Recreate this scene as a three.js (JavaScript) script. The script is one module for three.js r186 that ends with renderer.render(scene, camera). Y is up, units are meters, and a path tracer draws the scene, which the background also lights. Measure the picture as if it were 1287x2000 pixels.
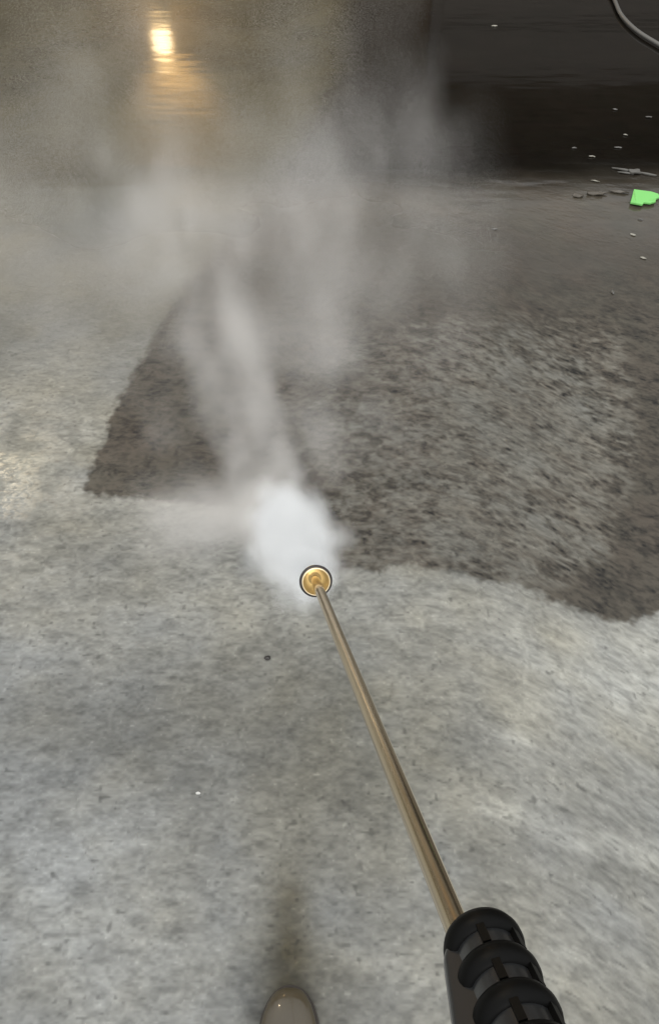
import * as THREE from 'three';
import { mergeGeometries } from 'three/addons/utils/BufferGeometryUtils.js';

// ---------------------------------------------------------------- camera, sky, sun, exposure
const scene = new THREE.Scene();
const camera = new THREE.PerspectiveCamera(64, 658 / 1024, 0.02, 400);
camera.position.set(0, 1.45, 0);
camera.rotation.set(-52 * Math.PI / 180, 0, 0);
scene.add(camera);

const SKY_W = 256, SKY_H = 128, skyData = new Float32Array(SKY_W * SKY_H * 4);
for (let j = 0; j < SKY_H; j++) for (let i = 0; i < SKY_W; i++) {
  const y = Math.sin(((j + 0.5) / SKY_H - 0.5) * Math.PI), up = Math.max(0, y);
  const l = 0.66 + 0.58 * up, k = (j * SKY_W + i) * 4;                 // even overcast, brighter overhead
  skyData[k] = 0.97 * l; skyData[k + 1] = 0.99 * l; skyData[k + 2] = 1.0 * l; skyData[k + 3] = 1;
}
const skyTex = new THREE.DataTexture(skyData, SKY_W, SKY_H, THREE.RGBAFormat, THREE.FloatType);
skyTex.mapping = THREE.EquirectangularReflectionMapping; skyTex.magFilter = THREE.LinearFilter; skyTex.needsUpdate = true;
scene.background = skyTex; scene.environment = skyTex;

const sun = new THREE.DirectionalLight(new THREE.Color().setRGB(1, 0.96, 0.92), 1.5);
sun.position.set(0.5, 6.5, 4.2); sun.target.position.set(0, 0, -1.2);
sun.castShadow = true; sun.shadow.radius = 24; sun.shadow.mapSize.set(2048, 2048);
Object.assign(sun.shadow.camera, { left: -6, right: 6, top: 6, bottom: -6, near: 0.1, far: 30 });
scene.add(sun, sun.target);

const renderer = new THREE.WebGLRenderer({ antialias: true });
renderer.toneMapping = THREE.LinearToneMapping; renderer.toneMappingExposure = 1.16;
renderer.shadowMap.enabled = true; renderer.shadowMap.type = THREE.PCFSoftShadowMap;

// ---------------------------------------------------------------- helpers
let seed = 20417;
const rnd = () => { seed = (seed + 0x6D2B79F5) | 0; let t = Math.imul(seed ^ (seed >>> 15), 1 | seed); t ^= t + Math.imul(t ^ (t >>> 7), 61 | t); return ((t ^ (t >>> 14)) >>> 0) / 4294967296; };
const gauss = () => Math.sqrt(-2 * Math.log(1 - rnd())) * Math.cos(2 * Math.PI * rnd());
const V = (x, y, z) => new THREE.Vector3(x, y, z);
const C = (r, g, b) => new THREE.Color().setRGB(r, g, b);
const mixf = (a, b, t) => a + (b - a) * t, sat = (x) => Math.min(1, Math.max(0, x)), ss = (a, b, x) => { const t = sat((x - a) / (b - a)); return t * t * (3 - 2 * t); };
const T = new Float32Array(65536); for (let i = 0; i < 65536; i++) T[i] = rnd();
function vn(x, y) {                                                    // value noise, 0..1
  const ix = Math.floor(x), iy = Math.floor(y); let fx = x - ix, fy = y - iy; fx = fx * fx * (3 - 2 * fx); fy = fy * fy * (3 - 2 * fy);
  const a = ix & 255, b = (ix + 1) & 255, c = (iy & 255) << 8, d = ((iy + 1) & 255) << 8;
  const p = T[c + a], q = T[c + b], r = T[d + a], s = T[d + b];
  return p + (q - p) * fx + (r - p) * fy + (p - q - r + s) * fx * fy;
}
const fbm = (x, y, n) => { let s = 0, a = 0.5, t = 0; for (let i = 0; i < n; i++) { s += a * vn(x, y); t += a; a *= 0.5; x = x * 2.03 + 17.1; y = y * 2.03 + 9.7; } return s / t; };
function vn3(x, y, z) { const iz = Math.floor(z); let f = z - iz; f = f * f * (3 - 2 * f); return mixf(vn(x + iz * 37.3, y + iz * 19.1), vn(x + (iz + 1) * 37.3, y + (iz + 1) * 19.1), f); }
const std = (color, roughness, metalness = 0, more = {}) => new THREE.MeshStandardMaterial({ color, roughness, metalness, ...more });
const phys = (color, roughness, more = {}) => new THREE.MeshPhysicalMaterial({ color, roughness, ...more });
function part(name, geometry, material, parent = scene) {
  const m = new THREE.Mesh(geometry, material); m.name = name; m.castShadow = m.receiveShadow = true; parent.add(m); return m;
}
function thing(name, label, category, pos = [0, 0, 0], group) {
  const o = new THREE.Group(); o.name = name; o.position.set(...pos); o.userData = { label, category }; if (group) o.userData.group = group; scene.add(o); return o;
}
const tag = (o, label, category, group) => { o.userData = { label, category }; if (group) o.userData.group = group; return o; };
const counts = {};
const numbered = (n) => { const k = counts[n] = (counts[n] ?? -1) + 1; return k ? n + '_' + String(k).padStart(3, '0') : n; };
const moved = (g, x, y, z, rx = 0, ry = 0, rz = 0) => g.applyMatrix4(new THREE.Matrix4().compose(V(x, y, z), new THREE.Quaternion().setFromEuler(new THREE.Euler(rx, ry, rz)), V(1, 1, 1)));
const lathe = (pts, n = 48) => new THREE.LatheGeometry(pts.map(([r, y]) => new THREE.Vector2(r, y)), n);
function floatTex(data, w, h, repeat) {
  const t = new THREE.DataTexture(data, w, h, THREE.RGBAFormat, THREE.FloatType); t.magFilter = t.minFilter = THREE.LinearFilter;
  t.wrapS = t.wrapT = repeat ? THREE.RepeatWrapping : THREE.ClampToEdgeWrapping; t.needsUpdate = true; return t;
}

// ---------------------------------------------------------------- ground: concrete driveway, part washed, part still dirty
const X0 = -2.6, X1 = 2.6, Z0 = -5.2, Z1 = 0.7, N = 2048;
const DIRTY = [[-0.575, -1.183], [-0.54, -1.438], [-0.505, -1.6], [-0.476, -1.749], [-0.4, -1.98], [-0.278, -2.313], [-0.18, -2.56], [-0.113, -2.788], [-0.03, -3.03], [0.023, -3.253], [0.05, -3.6], [0.055, -3.984], [0.03, -5.4], [2.9, -5.4], [2.9, -0.6],
  [0.78, -0.868], [0.676, -0.873], [0.62, -0.862], [0.569, -0.849], [0.53, -0.87], [0.493, -0.891], [0.383, -0.935], [0.31, -0.955], [0.236, -0.974], [0.12, -0.985], [-0.004, -0.981], [-0.05, -1.06], [-0.096, -1.133], [-0.246, -1.14], [-0.3, -1.152], [-0.365, -1.165], [-0.43, -1.172]];
function dirtyDistance(x, z) {                                        // metres inside the unwashed area, negative outside
  let inside = false, best = 1e9;
  for (let i = 0, j = DIRTY.length - 1; i < DIRTY.length; j = i++) {
    const [ax, az] = DIRTY[j], [bx, bz] = DIRTY[i];
    if ((az > z) !== (bz > z) && x < (bx - ax) * (z - az) / (bz - az) + ax) inside = !inside;
    const dx = bx - ax, dz = bz - az, t = sat(((x - ax) * dx + (z - az) * dz) / (dx * dx + dz * dz)), ex = x - ax - t * dx, ez = z - az - t * dz;
    best = Math.min(best, ex * ex + ez * ez);
  }
  return inside ? Math.sqrt(best) : -Math.sqrt(best);
}
const GD = 220, dist = new Float32Array((GD + 1) * (GD + 1));         // the distance on a coarse grid, read smoothly
for (let j = 0; j <= GD; j++) for (let i = 0; i <= GD; i++) dist[j * (GD + 1) + i] = dirtyDistance(X0 + (X1 - X0) * i / GD, Z0 + (Z1 - Z0) * j / GD);
const distAt = (x, z) => {
  const u = Math.min(GD - 1e-3, Math.max(0, (x - X0) / (X1 - X0) * GD)), v = Math.min(GD - 1e-3, Math.max(0, (z - Z0) / (Z1 - Z0) * GD)), i = u | 0, j = v | 0, a = u - i, b = v - j, k = j * (GD + 1) + i;
  return (dist[k] * (1 - a) + dist[k + 1] * a) * (1 - b) + (dist[k + GD + 1] * (1 - a) + dist[k + GD + 2] * a) * b;
};
const bump2 = (x, z, cx, cz, rx, rz) => Math.exp(-(((x - cx) / rx) ** 2 + ((z - cz) / rz) ** 2));
const colorData = new Uint8Array(N * N * 4), reliefData = new Float32Array(N * N * 4);
const toS = new Uint8Array(4097); for (let i = 0; i <= 4096; i++) { const c = i / 4096; toS[i] = Math.round(255 * (c <= 0.0031308 ? 12.92 * c : 1.055 * Math.pow(c, 1 / 2.4) - 0.055)); }
for (let j = 0; j < N; j++) {
  const z = Z1 + (Z0 - Z1) * (j + 0.5) / N;
  for (let i = 0; i < N; i++) {
    const x = X0 + (X1 - X0) * (i + 0.5) / N;
    const warp = (fbm(x * 9 + 3, z * 9, 3) - 0.5) * (x < -0.1 && z < -1.1 ? 0.02 : 0.05) + (vn(x * 70, z * 70) - 0.5) * 0.014 + (vn(x * 160, z * 160) - 0.5) * 0.008;
    const d = distAt(x, z) + warp;
    // broom-finish streaks, mottling and aggregate specks, all in the concrete itself
    const lean = x > 0.1 ? 0.35 * ss(0.1, 0.7, x) : 0, zz = z - lean * x, wx = x + 0.012 * (vn(x * 40 + 5, z * 40) - 0.5);
    const streak = fbm(wx * 42 + 50, zz * 84, 3), fine = fbm(wx * 120 + 7, zz * 215 + 11, 2), mottle = fbm(wx * 17 + 3, zz * 24 + 14, 3), blotch = fbm(x * 4.2 + 31, z * 5 + 8, 4), cloud = fbm(x * 1.5 + 5, z * 1.7 + 2, 3);
    const speck = vn(wx * 95 + 40, zz * 150 + 21), pit = ss(0.78, 0.95, speck) * ss(0.42, 0.6, mottle + 0.25 * (blotch - 0.5)), chip = ss(0.84, 0.97, vn(wx * 150 + 90, zz * 230 + 77)), tint = fbm(wx * 11 + 60, zz * 13 + 40, 2) - 0.5;
    // washed concrete
    const far = ss(-1.3, -2.7, z), crisp = 1 - 0.85 * ss(-1.3, -2.2, z);
    let v = 0.166 * (1 + crisp * (0.6 * (streak - 0.5) + 0.6 * (fine - 0.5) + 0.4 * (mottle - 0.5))) * (1 + 0.6 * (blotch - 0.5) + 0.4 * (cloud - 0.5));
    v *= 1 + 0.34 * ss(0.54, 0.68, fbm((x + z * 0.35) * 3.2 + 70, (z - x * 0.28) * 11 + 30, 3)) * ss(-0.1, 0.25, x) * ss(-1.1, -0.85, z);
    v *= 1 + 0.6 * bump2(x, z, 0.52, -0.76, 0.26, 0.13) + 0.2 * bump2(x, z, 0.72, -0.5, 0.25, 0.2) + 0.3 * bump2(x, z, -0.45, -0.33, 0.25, 0.16) + 0.16 * bump2(x, z, -0.1, -0.92, 0.3, 0.1) + 0.28 * bump2(x, z, 0.25, -0.87, 0.25, 0.07);
    v *= 1 - 0.26 * bump2(x, z, -0.33, -0.62, 0.24, 0.12) - 0.16 * bump2(x, z, 0.1, -0.55, 0.2, 0.15) - 0.2 * bump2(x, z, -0.02, -0.45, 0.14, 0.2) - 0.2 * bump2(x, z, 0.27, -0.4, 0.09, 0.06) - 0.16 * bump2(x, z, 0.06, -0.7, 0.05, 0.05);
    v *= 1 - 0.42 * pit * crisp; v += 0.06 * chip * ss(0.42, 0.6, streak);
    v *= 1 - 0.4 * bump2(x, z, -0.269 - 0.3 * (z + 0.528), -0.528, 0.03, 0.012) * ss(0.35, 0.55, fine) - 0.3 * bump2(x, z, -0.408, -0.34, 0.018, 0.014) - 0.35 * bump2(x, z, -0.388, -0.707, 0.014, 0.009);
    const warm = sat(0.42 + 1.2 * (cloud - 0.5) + 0.7 * tint + 0.6 * bump2(x, z, 0.08, -0.6, 0.3, 0.3) - 0.35 * bump2(x, z, -0.45, -0.33, 0.3, 0.2) + 0.5 * ss(-1.2, -2.2, z));
    let r = v * (0.965 + 0.075 * warm), g = v * (1.0 + 0.005 * warm), b = v * (0.985 - 0.15 * warm);
    // wet concrete farther off, darker and browner
    r *= 1 - 0.58 * far; g *= 1 - 0.615 * far; b *= 1 - 0.7 * far;
    // brown stain before the boot, with the boot's soft shadow painted in
    const stainShade = (1.25 * bump2(x, z, -0.06, -0.19, 0.05, 0.08) + 0.75 * bump2(x, z, -0.064, -0.31, 0.036, 0.075)) * (0.8 + 0.8 * (blotch - 0.5) + 0.5 * (mottle - 0.5));
    r *= 1 - Math.min(1, stainShade) * 0.66; g *= 1 - Math.min(1, stainShade) * 0.72; b *= 1 - Math.min(1, stainShade) * 0.85;
    // dirt film; farther off the sky and house reflections are painted in
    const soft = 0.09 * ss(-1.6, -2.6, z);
    let dirt = ss(-0.008 - soft, 0.014 + soft, d + 0.015 * (mottle - 0.5));
    if (dirt > 0) {
      const mid = 1.0 * bump2(x, z, 0.43, -1.38, 0.4, 0.4) + 0.5 * bump2(x, z, 0.3, -1.05, 0.25, 0.1) - 0.75 * bump2(x, z, 0.585, -0.9, 0.11, 0.035) - 0.5 * bump2(x, z, 0.465, -1.19, 0.06, 0.018) - 0.6 * ss(0.64, 0.84, x + 0.35 * (z + 1.4)) - 0.4 * ss(-1.7, -2.05, z);
      const moss = fbm(wx * 26 + 12, zz * 38 + 5, 3), loose = fbm(wx * 66 + 4, zz * 108 + 61, 3);
      const worn = sat(mid - 0.12 + 1.7 * (moss - 0.5) + 1.3 * (loose - 0.5)) * ss(0.02, 0.3, mid) * 0.8;
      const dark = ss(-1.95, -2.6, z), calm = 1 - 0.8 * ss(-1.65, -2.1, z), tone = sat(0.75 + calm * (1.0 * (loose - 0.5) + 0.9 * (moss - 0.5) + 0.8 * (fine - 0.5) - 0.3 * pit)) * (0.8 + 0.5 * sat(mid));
      const dv = mixf(0.066 * tone, mixf(0.074, 0.006, ss(-2.33, -2.62, z + 0.1 * (blotch - 0.5))) * (0.8 + 0.35 * (moss - 0.3) + 0.5 * (blotch - 0.5)), dark * (0.7 + 0.3 * ss(-0.1, 0.35, x)));  // pale band stands for reflected sky, near-black beyond for the reflected house
      const dr = dv * (1.14 + 0.12 * tint), dg = dv * 0.98, db = dv * 0.75;
      const wv = 0.106 * (1 + 0.9 * (blotch - 0.5) + 0.9 * (loose - 0.5) + 0.7 * (fine - 0.5) - 0.45 * pit + 0.4 * chip);
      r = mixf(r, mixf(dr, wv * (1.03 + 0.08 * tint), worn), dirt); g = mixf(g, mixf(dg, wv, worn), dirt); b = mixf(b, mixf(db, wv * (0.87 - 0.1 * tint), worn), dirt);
    }
    const k = (j * N + i) * 4;
    colorData[k] = toS[sat(r) * 4096 | 0]; colorData[k + 1] = toS[sat(g) * 4096 | 0]; colorData[k + 2] = toS[sat(b) * 4096 | 0]; colorData[k + 3] = 255;
    // relief: r = height, g = roughness.  Standing water smooths the far side.
    const water = ss(-1.75, -2.7, z + 0.5 * (cloud - 0.5) + 0.35 * (blotch - 0.5)), damp = bump2(x, z, -0.85, -1.2, 0.3, 0.35) * ss(0.3, 0.55, mottle);
    const ripple = 0.5 * fbm(x * 3.2, z * 15 + 3, 2) + 0.16 * vn(x * 11, z * 46 + 20) + 0.03 * vn(x * 26, z * 120);
    reliefData[k] = mixf(0.14 * streak + 0.12 * fine + 0.06 * speck, 0.12 * ripple, water);
    reliefData[k + 1] = mixf(mixf(0.62, 0.2, damp), 0.06, water); reliefData[k + 3] = 1;
  }
}
const colorTex = new THREE.DataTexture(colorData, N, N, THREE.RGBAFormat); colorTex.colorSpace = THREE.SRGBColorSpace; colorTex.magFilter = colorTex.minFilter = THREE.LinearFilter; colorTex.needsUpdate = true;
const reliefTex = floatTex(reliefData, N, N, false);
function sheet(x0, x1, z0, z1, y, metres) {
  const g = new THREE.BufferGeometry(), w = metres ? x1 - x0 : 1, h = metres ? z1 - z0 : 1;
  g.setAttribute('position', new THREE.Float32BufferAttribute([x0, y, z1, x1, y, z1, x1, y, z0, x0, y, z0], 3));
  g.setAttribute('normal', new THREE.Float32BufferAttribute([0, 1, 0, 0, 1, 0, 0, 1, 0, 0, 1, 0], 3));
  g.setAttribute('uv', new THREE.Float32BufferAttribute([0, 0, w, 0, w, h, 0, h], 2)); g.setIndex([0, 1, 2, 0, 2, 3]); return g;
}
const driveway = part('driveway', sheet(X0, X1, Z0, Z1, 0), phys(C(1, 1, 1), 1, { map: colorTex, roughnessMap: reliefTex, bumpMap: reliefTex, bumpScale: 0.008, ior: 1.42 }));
driveway.userData = { kind: 'structure' };
{ // plainer concrete round about, out to the horizon
  const n = 512, c = new Uint8Array(n * n * 4);
  for (let j = 0; j < n; j++) for (let i = 0; i < n; i++) {
    const a = i / n * Math.PI * 2, b = j / n * Math.PI * 2, p = fbm(8 + 3 * Math.cos(a) + 2 * Math.sin(b), 8 + 3 * Math.sin(a) + 2 * Math.cos(b), 5), q = T[(j * 131 + i * 17) & 65535];
    const v = 0.05 + 0.09 * p + 0.02 * q, k = (j * n + i) * 4; c[k] = toS[v * 4096 | 0]; c[k + 1] = toS[v * 0.96 * 4096 | 0]; c[k + 2] = toS[v * 0.86 * 4096 | 0]; c[k + 3] = 255;
  }
  const t = new THREE.DataTexture(c, n, n, THREE.RGBAFormat); t.colorSpace = THREE.SRGBColorSpace; t.wrapS = t.wrapT = THREE.RepeatWrapping; t.repeat.set(0.4, 0.4); t.magFilter = t.minFilter = THREE.LinearFilter; t.needsUpdate = true;
  part('ground', sheet(-200, 200, -200, 200, -0.004, true), std(C(1, 1, 1), 0.6, 0, { map: t })).userData = { kind: 'structure' };
}

// ---------------------------------------------------------------- the house beyond the frame, whose dark wall, eave and lamp show in the wet concrete
{
  const house = thing('house', 'dark brown single storey house standing beyond the wet driveway', 'house', [0, 0, -8]);
  const wallM = std(C(0.12, 0.095, 0.068), 0.85), trimM = std(C(0.09, 0.075, 0.06), 0.6), roofM = std(C(0.05, 0.045, 0.042), 0.9), glassM = phys(C(0.05, 0.055, 0.06), 0.06, { ior: 1.5 });
  part('wall', moved(new THREE.BoxGeometry(18, 2.85, 0.3), 0, 1.425, -0.15), wallM, house);
  part('wall', moved(new THREE.BoxGeometry(0.3, 2.85, 7), -9.15, 1.425, -3.5), wallM, house); part('wall', moved(new THREE.BoxGeometry(0.3, 2.85, 7), 9.15, 1.425, -3.5), wallM, house);
  const rs = new THREE.Shape([[0.6, 2.8], [0.6, 2.93], [-3.5, 4.9], [-7.6, 2.93], [-7.6, 2.8], [-3.5, 4.75]].map(([x, y]) => new THREE.Vector2(x, y)));
  const rg = new THREE.ExtrudeGeometry(rs, { depth: 19.4, bevelEnabled: false }); rg.rotateY(-Math.PI / 2); rg.translate(9.7, 0, 0);
  part('roof', rg, roofM, house);
  part('eave_soffit', moved(new THREE.BoxGeometry(19.2, 0.03, 0.57), 0, 2.835, 0.29), trimM, house);
  const gd = part('garage_door', moved(new THREE.BoxGeometry(3.4, 2.15, 0.05), 2.6, 1.075, 0.03), std(C(0.11, 0.1, 0.09), 0.5), house);
  for (let k = 0; k < 4; k++) part('panel', moved(new THREE.BoxGeometry(3.2, 0.46, 0.02), 2.6, 0.29 + k * 0.53, 0.066), std(C(0.12, 0.108, 0.096), 0.5), gd);
  const win = part('window', moved(new THREE.BoxGeometry(1.3, 1.1, 0.04), -4.6, 1.55, 0.022), glassM, house);
  part('frame', mergeGeometries([moved(new THREE.BoxGeometry(1.44, 0.07, 0.08), -4.6, 2.135, 0.04), moved(new THREE.BoxGeometry(1.44, 0.07, 0.08), -4.6, 0.965, 0.04), moved(new THREE.BoxGeometry(0.07, 1.1, 0.08), -5.285, 1.55, 0.04), moved(new THREE.BoxGeometry(0.07, 1.1, 0.08), -3.915, 1.55, 0.04)]), std(C(0.4, 0.39, 0.36), 0.5), win);

  const lamp = thing('wall_lamp', 'lit wall lamp with warm round bulb on the brown house wall', 'lamp', [-1.46, 1.66, -8]);
  part('back_plate', moved(new THREE.CylinderGeometry(0.06, 0.06, 0.02, 24), 0, -0.06, 0.011, Math.PI / 2), trimM, lamp);
  part('arm', moved(new THREE.CylinderGeometry(0.012, 0.012, 0.36, 12), 0, -0.1, 0.19, Math.PI / 2), trimM, lamp);
  part('bulb', moved(new THREE.SphereGeometry(0.085, 24, 16), 0, 0, 0.36), std(C(0.9, 0.85, 0.75), 0.5, 0, { emissive: C(1, 0.86, 0.66), emissiveIntensity: 4.5 }), lamp);
  part('shade_cap', moved(new THREE.CylinderGeometry(0.03, 0.06, 0.05, 24), 0, -0.105, 0.36), trimM, lamp);
  const pl = new THREE.PointLight(C(1, 0.66, 0.28), 3); pl.position.set(-1.46, 1.66, -7.64); pl.castShadow = true; pl.shadow.radius = 4; scene.add(pl);
  const up = new THREE.SpotLight(C(1, 0.68, 0.28), 34, 0, 0.75, 0.9); up.position.set(-1.46, 1.8, -7.6); up.target.position.set(-1.46, 2.4, -8); up.castShadow = true; up.shadow.radius = 3; scene.add(up, up.target);

  const post = thing('lamp_post', 'tall dark lamp post with a lit head beside the driveway', 'lamp post', [-2.55, 0, -4.55]);
  const HH = 4.15;
  part('base', lathe([[0, 0], [0.12, 0], [0.12, 0.05], [0.07, 0.12], [0.05, 0.3], [0, 0.3]], 24), trimM, post);
  part('pole', moved(new THREE.CylinderGeometry(0.03, 0.045, HH - 0.3, 16), 0, 0.3 + (HH - 0.3) / 2, 0), trimM, post);
  part('head', moved(new THREE.CylinderGeometry(0.05, 0.17, 0.1, 24), 0.22, HH + 0.14, 0.1), trimM, post);
  part('arm', moved(new THREE.CylinderGeometry(0.02, 0.02, 0.26, 12), 0.11, HH + 0.02, 0.05, 0, -0.43, -1.2), trimM, post);
  part('bulb', moved(new THREE.SphereGeometry(0.1, 24, 16), 0.22, HH + 0.03, 0.1), std(C(0.9, 0.85, 0.75), 0.5, 0, { emissive: C(1, 0.8, 0.52), emissiveIntensity: 20 }), post);
  const pq = new THREE.PointLight(C(1, 0.8, 0.52), 10); pq.position.set(-2.33, HH + 0.03, -4.45); pq.castShadow = true; pq.shadow.radius = 5; scene.add(pq);
}

// ---------------------------------------------------------------- pressure washer wand
const gripEnd = V(0.0600, 1.0263, -0.0831), tip = V(-0.0174, 0.568, -0.5766);
const dir = tip.clone().sub(gripEnd).normalize(), L = tip.distanceTo(gripEnd);
{
  const wand = thing('pressure_washer_wand', 'steel pressure washer wand with black ribbed grip and brass nozzle cup', 'pressure washer wand', gripEnd.toArray());
  const Z = camera.position.clone().sub(gripEnd); Z.addScaledVector(dir, -Z.dot(dir)).normalize();
  wand.quaternion.setFromRotationMatrix(new THREE.Matrix4().makeBasis(V().crossVectors(dir, Z), dir, Z));
  // scuffed drawn tube
  const n = 256, rd = new Uint8Array(n * n * 4); for (let j = 0; j < n; j++) for (let i = 0; i < n; i++) { const k = (j * n + i) * 4, q = 190 + 70 * (fbm(i * 0.06, j * 0.04, 3) - 0.5); rd[k] = rd[k + 1] = rd[k + 2] = Math.min(255, q); rd[k + 3] = 255; }
  const rt = new THREE.DataTexture(rd, n, n, THREE.RGBAFormat); rt.wrapS = rt.wrapT = THREE.RepeatWrapping; rt.magFilter = THREE.LinearFilter; rt.needsUpdate = true;
  const steel = std(C(0.82, 0.7, 0.51), 0.2, 1, { roughnessMap: rt }), brass = std(C(0.96, 0.83, 0.57), 0.38, 1), steel2 = std(C(0.5, 0.47, 0.4), 0.25, 1);
  const rubber = phys(C(0.002, 0.002, 0.0018), 0.45, { specularIntensity: 0.22 }), ring = std(C(0.02, 0.014, 0.012), 0.45), plastic = phys(C(0.014, 0.015, 0.016), 0.3, { clearcoat: 1, clearcoatRoughness: 0.12 });
  const R = 0.0061;
  part('lance_tube', lathe([[R, -0.06], [R, L - 0.03], [R * 0.98, L - 0.01], [R * 0.98, L + 0.02]], 32), steel, wand);
  // cup: open towards the holder, closed in front
  const cup = part('nozzle_cup', lathe([[0.0062, L + 0.019], [0.0085, L + 0.0185], [0.0125, L + 0.015], [0.0152, L + 0.007], [0.0168, L - 0.003], [0.0174, L - 0.005], [0.0184, L - 0.003], [0.0186, L + 0.004], [0.017, L + 0.02], [0.012, L + 0.028], [0, L + 0.03]], 56), brass, wand);
  part('collar', lathe([[R, L + 0.01], [0.0078, L + 0.0115], [0.0082, L + 0.015], [0.008, L + 0.019]], 24), steel2, cup);
  const tor = new THREE.TorusGeometry(0.0188, 0.0025, 14, 64); tor.rotateX(Math.PI / 2); tor.translate(0, L + 0.0005, 0);
  part('rubber_ring', tor, ring, cup);
  part('nozzle_tip', lathe([[0.0095, L + 0.026], [0.0095, L + 0.04], [0.007, L + 0.046], [0, L + 0.046]], 24), steel2, wand);
  // grip: set a little to one side of the tube, ribbed above and smooth along its lower left flank
  const GX = 0.0076, grip = part('grip', moved(lathe([[0, -0.01], [0.0105, -0.011], [0.015, -0.018], [0.015, -0.19], [0.011, -0.2], [0, -0.2]], 48), GX, 0, 0), plastic, wand);
  for (let k = 0; k < 8; k++) {
    const y = -0.019 - k * 0.022, r = 0.0184;
    part('rib', moved(lathe([[0.0125, y + 0.0074], [r - 0.0035, y + 0.0066], [r - 0.001, y + 0.0046], [r, y + 0.0015], [r, y - 0.0015], [r - 0.0008, y - 0.0046], [r - 0.0026, y - 0.0064], [0.0125, y - 0.0072]], 56), GX, 0, 0), rubber, grip);
    if (k < 7) for (const a of [0.12, 1.15, 2.2, -1.1, -2.2, 3.14]) part('fin', moved(new THREE.BoxGeometry(0.0036, 0.0112, 0.004), GX + Math.sin(a) * 0.0153, y - 0.01075, Math.cos(a) * 0.0153, 0, a, 0), rubber, grip);
  }
  const fs = new THREE.Shape(); fs.moveTo(-0.002, -0.006); fs.quadraticCurveTo(-0.0112, -0.009, -0.0126, -0.02); fs.lineTo(-0.019, -0.06); fs.lineTo(-0.024, -0.1); fs.lineTo(-0.026, -0.19); fs.lineTo(0.004, -0.19); fs.lineTo(0.001, -0.06); fs.closePath();
  const fg = new THREE.ExtrudeGeometry(fs, { depth: 0.014, bevelEnabled: true, bevelSize: 0.003, bevelThickness: 0.004, bevelSegments: 5, curveSegments: 12 }); fg.translate(0.0032, -0.01, -0.008);
  part('grip_flank', fg, plastic, grip);
  const bodyG = new THREE.CapsuleGeometry(0.024, 0.07, 8, 20); bodyG.translate(0, -0.25, 0);
  part('gun_body', bodyG, plastic, wand);
}

// ---------------------------------------------------------------- spray: fine white droplets, densest where the jet strikes
function dropletPuff(n, size) {                                       // a ball of radius 1 full of tetrahedral droplets
  const pos = new Float32Array(n * 12), nor = new Float32Array(n * 12), idx = new Uint32Array(n * 12), q = new THREE.Quaternion(), p = V();
  const t4 = [V(1, 1, 1), V(1, -1, -1), V(-1, 1, -1), V(-1, -1, 1)].map((v) => v.multiplyScalar(1 / Math.sqrt(3)));
  for (let k = 0; k < n; k++) {
    let x, y, z, r; do { x = 2 * rnd() - 1; y = 2 * rnd() - 1; z = 2 * rnd() - 1; r = x * x + y * y + z * z; } while (r > 1 || rnd() > (1 - r) ** 1.3);
    q.set(rnd() - 0.5, rnd() - 0.5, rnd() - 0.5, rnd() - 0.5).normalize(); const s = size * (0.6 + 0.8 * rnd());
    for (let c = 0; c < 4; c++) { p.copy(t4[c]).applyQuaternion(q); const o = (k * 4 + c) * 3; nor[o] = p.x; nor[o + 1] = p.y; nor[o + 2] = p.z; pos[o] = x + p.x * s; pos[o + 1] = y + p.y * s; pos[o + 2] = z + p.z * s; }
    idx.set([0, 1, 2, 0, 3, 1, 0, 2, 3, 1, 3, 2].map((c) => c + k * 4), k * 12);
  }
  const g = new THREE.BufferGeometry(); g.setAttribute('position', new THREE.BufferAttribute(pos, 3)); g.setAttribute('normal', new THREE.BufferAttribute(nor, 3)); g.setIndex(new THREE.BufferAttribute(idx, 1)); return g;
}
function puffs(name, geometry, material, list, label, category) {
  const m = new THREE.InstancedMesh(geometry, material, list.length), e = new THREE.Matrix4(), q = new THREE.Quaternion();
  list.forEach(([x, y, z, sx, sy, sz], k) => { q.setFromEuler(new THREE.Euler(0.5 * (rnd() - 0.5), rnd() * 6.28, 0.5 * (rnd() - 0.5))); m.setMatrixAt(k, e.compose(V(x, y, z), q, V(sx, sy, sz))); });
  m.name = name; m.userData = { label, category, kind: 'stuff' }; m.castShadow = m.receiveShadow = true; scene.add(m); return m;
}
const mistM = std(C(0.93, 0.915, 0.89), 1, 0, { transparent: true, opacity: 0.28 }), jetM = std(C(0.965, 0.985, 1), 1);
const curve = (pts) => new THREE.CatmullRomCurve3(pts.map((p) => V(...p)));
const mist = [];
function plume(pts, w0, w1, count, size, power = 1, tall = 1.4, lo = 0.42, hi = 0.56) {
  const c = curve(pts), p = V(); let made = 0, tries = 0; const n = Math.round(count * 1.6);
  while (made < n && tries++ < n * 40) {
    const t = Math.pow(rnd(), power), w = mixf(w0, w1, t); c.getPoint(t, p);
    const g1 = gauss(), g2 = gauss(), g3 = gauss(), x = p.x + g1 * w, y = p.y + g2 * w, z = p.z + g3 * w;
    if (y < 0.01 || g1 * g1 + g2 * g2 + g3 * g3 > 7) continue;
    const d = vn3(x * 9 + 3, y * 6 + 8, z * 9) * 0.65 + vn3(x * 22, y * 13, z * 22) * 0.35;
    if (rnd() > ss(lo, hi, d)) continue;
    const s = size * (0.6 + 0.8 * rnd()) * mixf(0.6, 1.2, t); mist.push([x, y, z, s, s * tall, s]); made++;
  }
}
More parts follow.
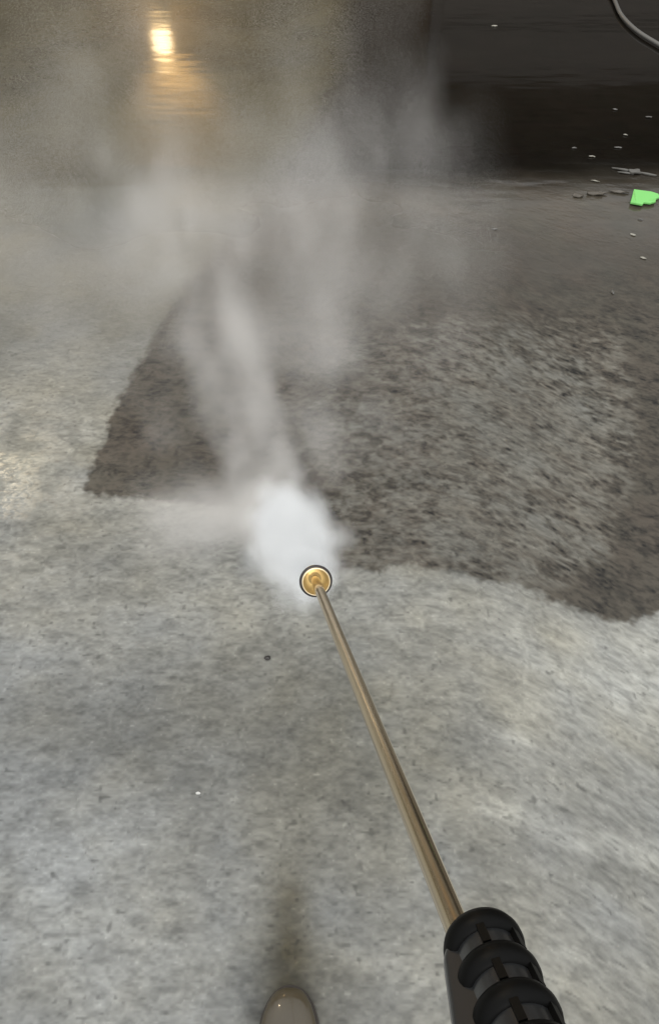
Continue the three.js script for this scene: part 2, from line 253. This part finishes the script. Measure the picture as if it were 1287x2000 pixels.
// the jet's own fan of mist: sharp along its right edge, thinning to the left
const edge = curve([[-0.08, 0.03, -1.145], [-0.1, 0.07, -1.225], [-0.135, 0.12, -1.33], [-0.17, 0.17, -1.44], [-0.205, 0.21, -1.52], [-0.235, 0.24, -1.57], [-0.27, 0.28, -1.64]]);
for (let k = 0; k < 950;) {
  const t = Math.pow(rnd(), 1.25), u = Math.pow(rnd(), 1.35), p = edge.getPoint(t), w = mixf(0.15, 0.2, t), x = p.x + 0.014 - u * w + gauss() * 0.009, y = Math.max(0.015, p.y + gauss() * 0.02 - u * 0.03 * t), z = p.z + gauss() * 0.03;
  if (rnd() > ss(0.25, 0.6, 0.6 * vn3(x * 14 + 3, z * 4, y * 9) + 0.4 * vn3(x * 34, z * 8, y * 20)) * (1 - 0.45 * t) * (1 - 0.55 * ss(0.55, 1, t))) continue;
  const s = 0.034 * (0.7 + 0.7 * rnd()) * mixf(0.7, 1.3, t); mist.push([x, y, z, s, s * 2, s]); k++;
}
plume([[-0.26, 0.25, -1.56], [-0.32, 0.3, -1.7], [-0.37, 0.34, -1.77], [-0.45, 0.38, -1.91], [-0.51, 0.42, -2.08]], 0.04, 0.09, 75, 0.045, 1, 2.2);
plume([[-0.04, 0.03, -1.15], [0, 0.08, -1.29], [0.02, 0.14, -1.45], [0.05, 0.2, -1.64], [0.07, 0.26, -1.83], [0.09, 0.3, -2.05], [0.07, 0.34, -2.27]], 0.025, 0.13, 125, 0.05, 1, 2.2);
plume([[-0.16, 0.02, -1.12], [-0.24, 0.05, -1.18], [-0.32, 0.08, -1.25]], 0.03, 0.06, 60, 0.05);
plume([[-0.2, 0.15, -1.45], [-0.42, 0.25, -1.65], [-0.7, 0.28, -1.9], [-1.0, 0.28, -2.1]], 0.12, 0.26, 115, 0.1, 1, 1.4, 0.25, 0.75);
plume([[-0.2, 0.2, -1.5], [-0.15, 0.28, -1.75], [-0.05, 0.3, -2.0], [0.08, 0.3, -2.25]], 0.1, 0.22, 90, 0.085, 1, 1.8, 0.3, 0.7);
plume([[-0.9, 0.3, -2.2], [-0.5, 0.3, -2.0], [-0.25, 0.3, -1.85]], 0.22, 0.22, 80, 0.1, 1, 1.6, 0.3, 0.7);
plume([[-0.42, 0.3, -1.8], [-0.33, 0.3, -1.7], [-0.26, 0.25, -1.6]], 0.07, 0.07, 30, 0.05, 1, 2.2);
plume([[-0.55, 0.3, -2.15], [-0.5, 0.3, -1.95], [-0.45, 0.25, -1.85]], 0.05, 0.05, 45, 0.05, 1, 2.2);
plume([[-0.02, 0.1, -1.25], [0.04, 0.15, -1.5], [0.08, 0.2, -1.75], [0.1, 0.22, -1.95]], 0.07, 0.18, 150, 0.085, 1, 1.4, 0.25, 0.7);
plume([[-0.1, 0.02, -1.08], [-0.2, 0.014, -1.085], [-0.36, 0.01, -1.06]], 0.02, 0.045, 330, 0.05, 1.3, 0.7, 0.1, 0.3);
for (let k = 0; k < 420; k++) { const s = 0.03 + 0.02 * rnd(); mist.push([-0.105 - Math.abs(gauss()) * 0.05 + gauss() * 0.02, 0.05 + Math.abs(gauss()) * 0.04, -1.07 + gauss() * 0.05, s, s, s]); }
puffs('spray_mist', dropletPuff(22000, 0.00146), mistM, mist, 'thin white water mist drifting up from the spray over the concrete', 'mist');
const jet = [], hit = tip.clone().addScaledVector(dir, -tip.y / dir.y), start = tip.clone().addScaledVector(dir, 0.05);
for (let k = 0; k < 1000; k++) {                                      // from the nozzle the jet opens into a thick white burst on the ground
  const t = Math.pow(rnd(), 0.7) * 0.8, p = start.clone().lerp(hit, t), w = 0.005 + 0.021 * ss(0, 0.3, t), s = 0.012 + 0.02 * ss(0, 0.4, t);
  jet.push([p.x + 0.002 + gauss() * w, Math.max(0.012, p.y + gauss() * w), p.z + 0.036 + gauss() * w, s, s, s]);
}
puffs('spray_burst', dropletPuff(6000, 0.004), jetM, jet, 'dense white burst of spray striking the concrete before the nozzle', 'water spray');

// ---------------------------------------------------------------- boot
{
  const boot = thing('boot', 'glossy brown boot toe at the bottom edge of the wet concrete', 'boot', [-0.06, 0, -0.197]); boot.scale.set(0.86, 0.9, 0.95);
  const leather = phys(C(0.058, 0.044, 0.022), 0.45, { clearcoat: 0.6, clearcoatRoughness: 0.08 }), soleM = std(C(0.035, 0.028, 0.022), 0.7);
  function loft(rows, n = 36) {                                       // rows: [z, half width, bottom, top, squareness]
    const pos = [], idx = [];
    rows.forEach(([z, w, b, t, e = 0.85]) => { for (let k = 0; k < n; k++) { const a = k / n * 2 * Math.PI, c = Math.cos(a), s = Math.sin(a); pos.push(Math.sign(c) * Math.abs(c) ** e * w, (b + t) / 2 + Math.sign(s) * Math.abs(s) ** e * (t - b) / 2, z); } });
    for (let r = 0; r + 1 < rows.length; r++) for (let k = 0; k < n; k++) { const a = r * n + k, b = r * n + (k + 1) % n; idx.push(a, b, a + n, b, b + n, a + n); }
    const g = new THREE.BufferGeometry(); g.setAttribute('position', new THREE.Float32BufferAttribute(pos, 3)); g.setIndex(idx); g.computeVertexNormals(); return g;
  }
  part('upper', loft([[0.062, 0.0485, 0.016, 0.062], [0.075, 0.05, 0.016, 0.066], [0.11, 0.051, 0.016, 0.075], [0.15, 0.047, 0.016, 0.1], [0.19, 0.043, 0.016, 0.125], [0.24, 0.042, 0.016, 0.14], [0.28, 0.037, 0.016, 0.13], [0.297, 0.02, 0.02, 0.1], [0.299, 0.001, 0.05, 0.06]]), leather, boot);
  const cap = part('toe_cap', loft([[0.0, 0.001, 0.026, 0.028], [0.001, 0.012, 0.02, 0.036], [0.005, 0.0225, 0.017, 0.045], [0.012, 0.03, 0.016, 0.053], [0.024, 0.038, 0.016, 0.0605], [0.04, 0.0445, 0.016, 0.0645], [0.056, 0.0485, 0.016, 0.0665], [0.066, 0.05, 0.016, 0.067], [0.068, 0.0485, 0.016, 0.064]]), leather, boot);
  cap.userData.label = 'rounded shiny toe cap';
  const shaft = moved(lathe([[0.046, 0.11], [0.047, 0.16], [0.05, 0.24], [0.056, 0.33], [0.057, 0.36], [0.052, 0.36], [0.048, 0.2]], 36), 0, 0, 0.235); part('shaft', shaft, leather, boot);
  const so = new THREE.Shape(); so.moveTo(0, 0.004); so.bezierCurveTo(0.042, 0.002, 0.056, -0.05, 0.055, -0.1); so.bezierCurveTo(0.048, -0.17, 0.046, -0.2, 0.045, -0.25); so.bezierCurveTo(0.044, -0.31, -0.044, -0.31, -0.045, -0.25); so.bezierCurveTo(-0.046, -0.2, -0.048, -0.17, -0.055, -0.1); so.bezierCurveTo(-0.056, -0.05, -0.042, 0.002, 0, 0.004);
  const sg = new THREE.ExtrudeGeometry(so, { depth: 0.012, bevelEnabled: true, bevelSize: 0.002, bevelThickness: 0.002, bevelSegments: 2, curveSegments: 20 }); sg.rotateX(-Math.PI / 2); sg.translate(0, 0.003, 0);
  part('sole', sg, soleM, boot);
}

// ---------------------------------------------------------------- hose
{
  const c = curve([[1.16, 0.012, -5.6], [1.22, 0.012, -4.6], [1.239, 0.012, -3.99], [1.234, 0.012, -3.795], [1.262, 0.012, -3.643], [1.326, 0.012, -3.5], [1.5, 0.012, -3.2], [1.62, 0.012, -2.5], [1.5, 0.012, -1.4], [1.2, 0.012, -0.1], [0.85, 0.012, 0.5], [0.5, 0.2, 0.62], [0.28, 0.75, 0.42], [0.13, 1.1, 0.18], [0.088, 1.19, 0.096]]);
  tag(part('hose', new THREE.TubeGeometry(c, 260, 0.008, 12), phys(C(0.1, 0.098, 0.092), 0.4)), 'grey hose curving over the dark wet concrete at upper right', 'hose');
}

// ---------------------------------------------------------------- scrap, fragments, pebble, chip
function flake(w, l, h, n, curl) {                                    // a crumpled flat scrap with thickness
  const top = [], ring = [];
  for (let k = 0; k < n; k++) { const a = k / n * 2 * Math.PI, r = 0.75 + 0.4 * rnd(); ring.push([Math.cos(a) * w * r, Math.sin(a) * l * r, curl * (rnd() - 0.2)]); }
  const pos = [], idx = []; ring.forEach(([x, z, y]) => { top.push(x, Math.max(0.001, y) + h, z); }); pos.push(...top); ring.forEach(([x, z, y]) => pos.push(x, Math.max(0.0005, y), z)); pos.push(0, curl + h, 0, 0, curl * 0.9, 0);
  for (let k = 0; k < n; k++) { const m = (k + 1) % n; idx.push(2 * n, m, k, 2 * n + 1, n + k, n + m, k, m, n + m, k, n + m, n + k); }
  let g = new THREE.BufferGeometry(); g.setAttribute('position', new THREE.Float32BufferAttribute(pos, 3)); g.setIndex(idx); g = g.toNonIndexed(); g.computeVertexNormals(); return g;
}
{
  const scrap = new THREE.Shape([[-0.048, 0.028], [-0.03, -0.02], [-0.022, -0.042], [0.004, -0.046], [0.03, -0.032], [0.05, -0.022], [0.052, -0.01], [0.036, 0.004], [0.03, 0.022], [0.012, 0.03], [-0.008, 0.027], [-0.016, 0.04], [-0.034, 0.036]].map(([x, y]) => new THREE.Vector2(x, -y)));
  const g = new THREE.ExtrudeGeometry(scrap, { depth: 0.004, bevelEnabled: true, bevelSize: 0.0015, bevelThickness: 0.0015, bevelSegments: 2 });
  const p = g.attributes.position; for (let k = 0; k < p.count; k++) p.setZ(k, p.getZ(k) + 0.010 * (0.5 + 0.5 * Math.sin(p.getX(k) * 70 + 1) * Math.cos(p.getY(k) * 55)));
  g.rotateX(-Math.PI / 2); g.computeVertexNormals(); g.translate(0, 0.002, 0);
  const o = tag(part('green_scrap', g, std(C(0.17, 0.5, 0.13), 0.5)), 'bright green crumpled scrap lying on the wet dark concrete at right', 'scrap'); o.position.set(1.0, 0, -2.395);
}
const paleM = std(C(0.27, 0.26, 0.22), 0.4), greyM = std(C(0.085, 0.082, 0.074), 0.45);
const bits = [
  [1.034, -2.806, 0.012, 0.0045, 0.3, paleM, 'pale leaf fragment on the black wet concrete, highest of those straight above the green scrap'],
  [0.889, -2.661, 0.011, 0.0045, 0.1, paleM, 'pale leaf fragment on dark wet concrete up and left of the green scrap'],
  [0.867, -2.507, 0.015, 0.004, 0.35, paleM, 'slanted pale leaf fragment close left of the grey tuft above the green scrap'],
  [0.924, -2.203, 0.012, 0.005, 0.45, paleM, 'pale leaf fragment on brown wet concrete directly below the green scrap'],
  [0.927, -2.085, 0.012, 0.0045, 0.5, paleM, 'bright leaf fragment, second one below the green scrap'],
  [0.839, -2.718, 0.012, 0.004, 0, greyM, 'dull paired fragment leftmost of the bits above the green scrap'],
  [0.802, -1.922, 0.006, 0.012, 0.2, greyM, 'small upright grey fragment on brown concrete well below the green scrap'],
  [0.688, -3.708, 0.016, 0.006, 0, paleM, 'lone pale fragment near the top edge left of the grey hose'],
  [1.145, -2.933, 0.013, 0.004, 0, greyM, 'dull fragment near the right edge above the highest pale fragment'],
  [1.037, -2.990, 0.014, 0.004, 0.1, greyM, 'faint grey fragment on black wet concrete below the grey hose'],
  [0.506, -2.233, 0.009, 0.003, 0, greyM, 'faint lone fragment on the brown wet concrete nearest the mist'],
  [0.965, -2.285, 0.012, 0.003, 0.3, greyM, 'thin dull fragment touching the space just under the green scrap'],
  [0.99, -2.72, 0.014, 0.004, 0.2, greyM, 'thin grey fragment between the highest pale fragment and the grey tuft'],
];
for (const [x, z, w, l, turn, m, label] of bits) { const o = tag(part(numbered('leaf_fragment'), flake(w * (0.7 + 0.4 * rnd()), l * (0.5 + 0.4 * rnd()), 0.0012, 9, 0.004), m), label, 'leaf fragment', 'leaf fragments scattered round the green scrap'); o.position.set(x, 0.001, z); o.rotation.y = -turn; }
{ // grey tuft and dead leaf
  const o = tag(part('grey_tuft', mergeGeometries([flake(0.022, 0.016, 0.004, 11, 0.008), moved(flake(0.04, 0.005, 0.003, 9, 0.004), -0.03, 0, -0.014, 0, -0.3), moved(flake(0.035, 0.004, 0.003, 9, 0.004), 0.04, 0, 0.012, 0, -0.4), moved(flake(0.03, 0.004, 0.002, 9, 0.004), -0.03, 0, 0.004, 0, -0.2)]), greyM), 'ragged grey tuft of wet debris just above the green scrap', 'debris'); o.position.set(1.01, 0.001, -2.56);
  const d = tag(part('dead_leaf', mergeGeometries([flake(0.034, 0.012, 0.003, 13, 0.006), moved(flake(0.03, 0.006, 0.003, 9, 0.006), 0.075, 0, -0.01, 0, -0.15), moved(flake(0.018, 0.01, 0.002, 9, 0.006), -0.06, 0, 0.012)]), std(C(0.07, 0.06, 0.047), 0.4)), 'dull brown dead leaf lying just left of the green scrap', 'leaf'); d.position.set(0.855, 0.001, -2.43);
  const pg = new THREE.IcosahedronGeometry(0.006, 2), q = pg.attributes.position; for (let k = 0; k < q.count; k++) { const s = 1 + 0.5 * (vn3(q.getX(k) * 300 + 9, q.getY(k) * 300, q.getZ(k) * 300) - 0.5); q.setXYZ(k, q.getX(k) * s * 1.1, q.getY(k) * s * 0.6, q.getZ(k) * s * 0.8); } pg.computeVertexNormals();
  const pb = tag(part('pebble', pg, std(C(0.02, 0.017, 0.015), 0.5)), 'tiny black pebble on the washed concrete left of the wand', 'pebble'); pb.position.set(-0.122, 0.003, -0.766);
  const ch = tag(part('stone_chip', flake(0.0045, 0.0025, 0.002, 8, 0.001), std(C(0.45, 0.45, 0.43), 0.4)), 'tiny white stone chip on grey concrete at lower left', 'stone chip'); ch.position.set(-0.232, 0.001, -0.5);
}

renderer.render(scene, camera);
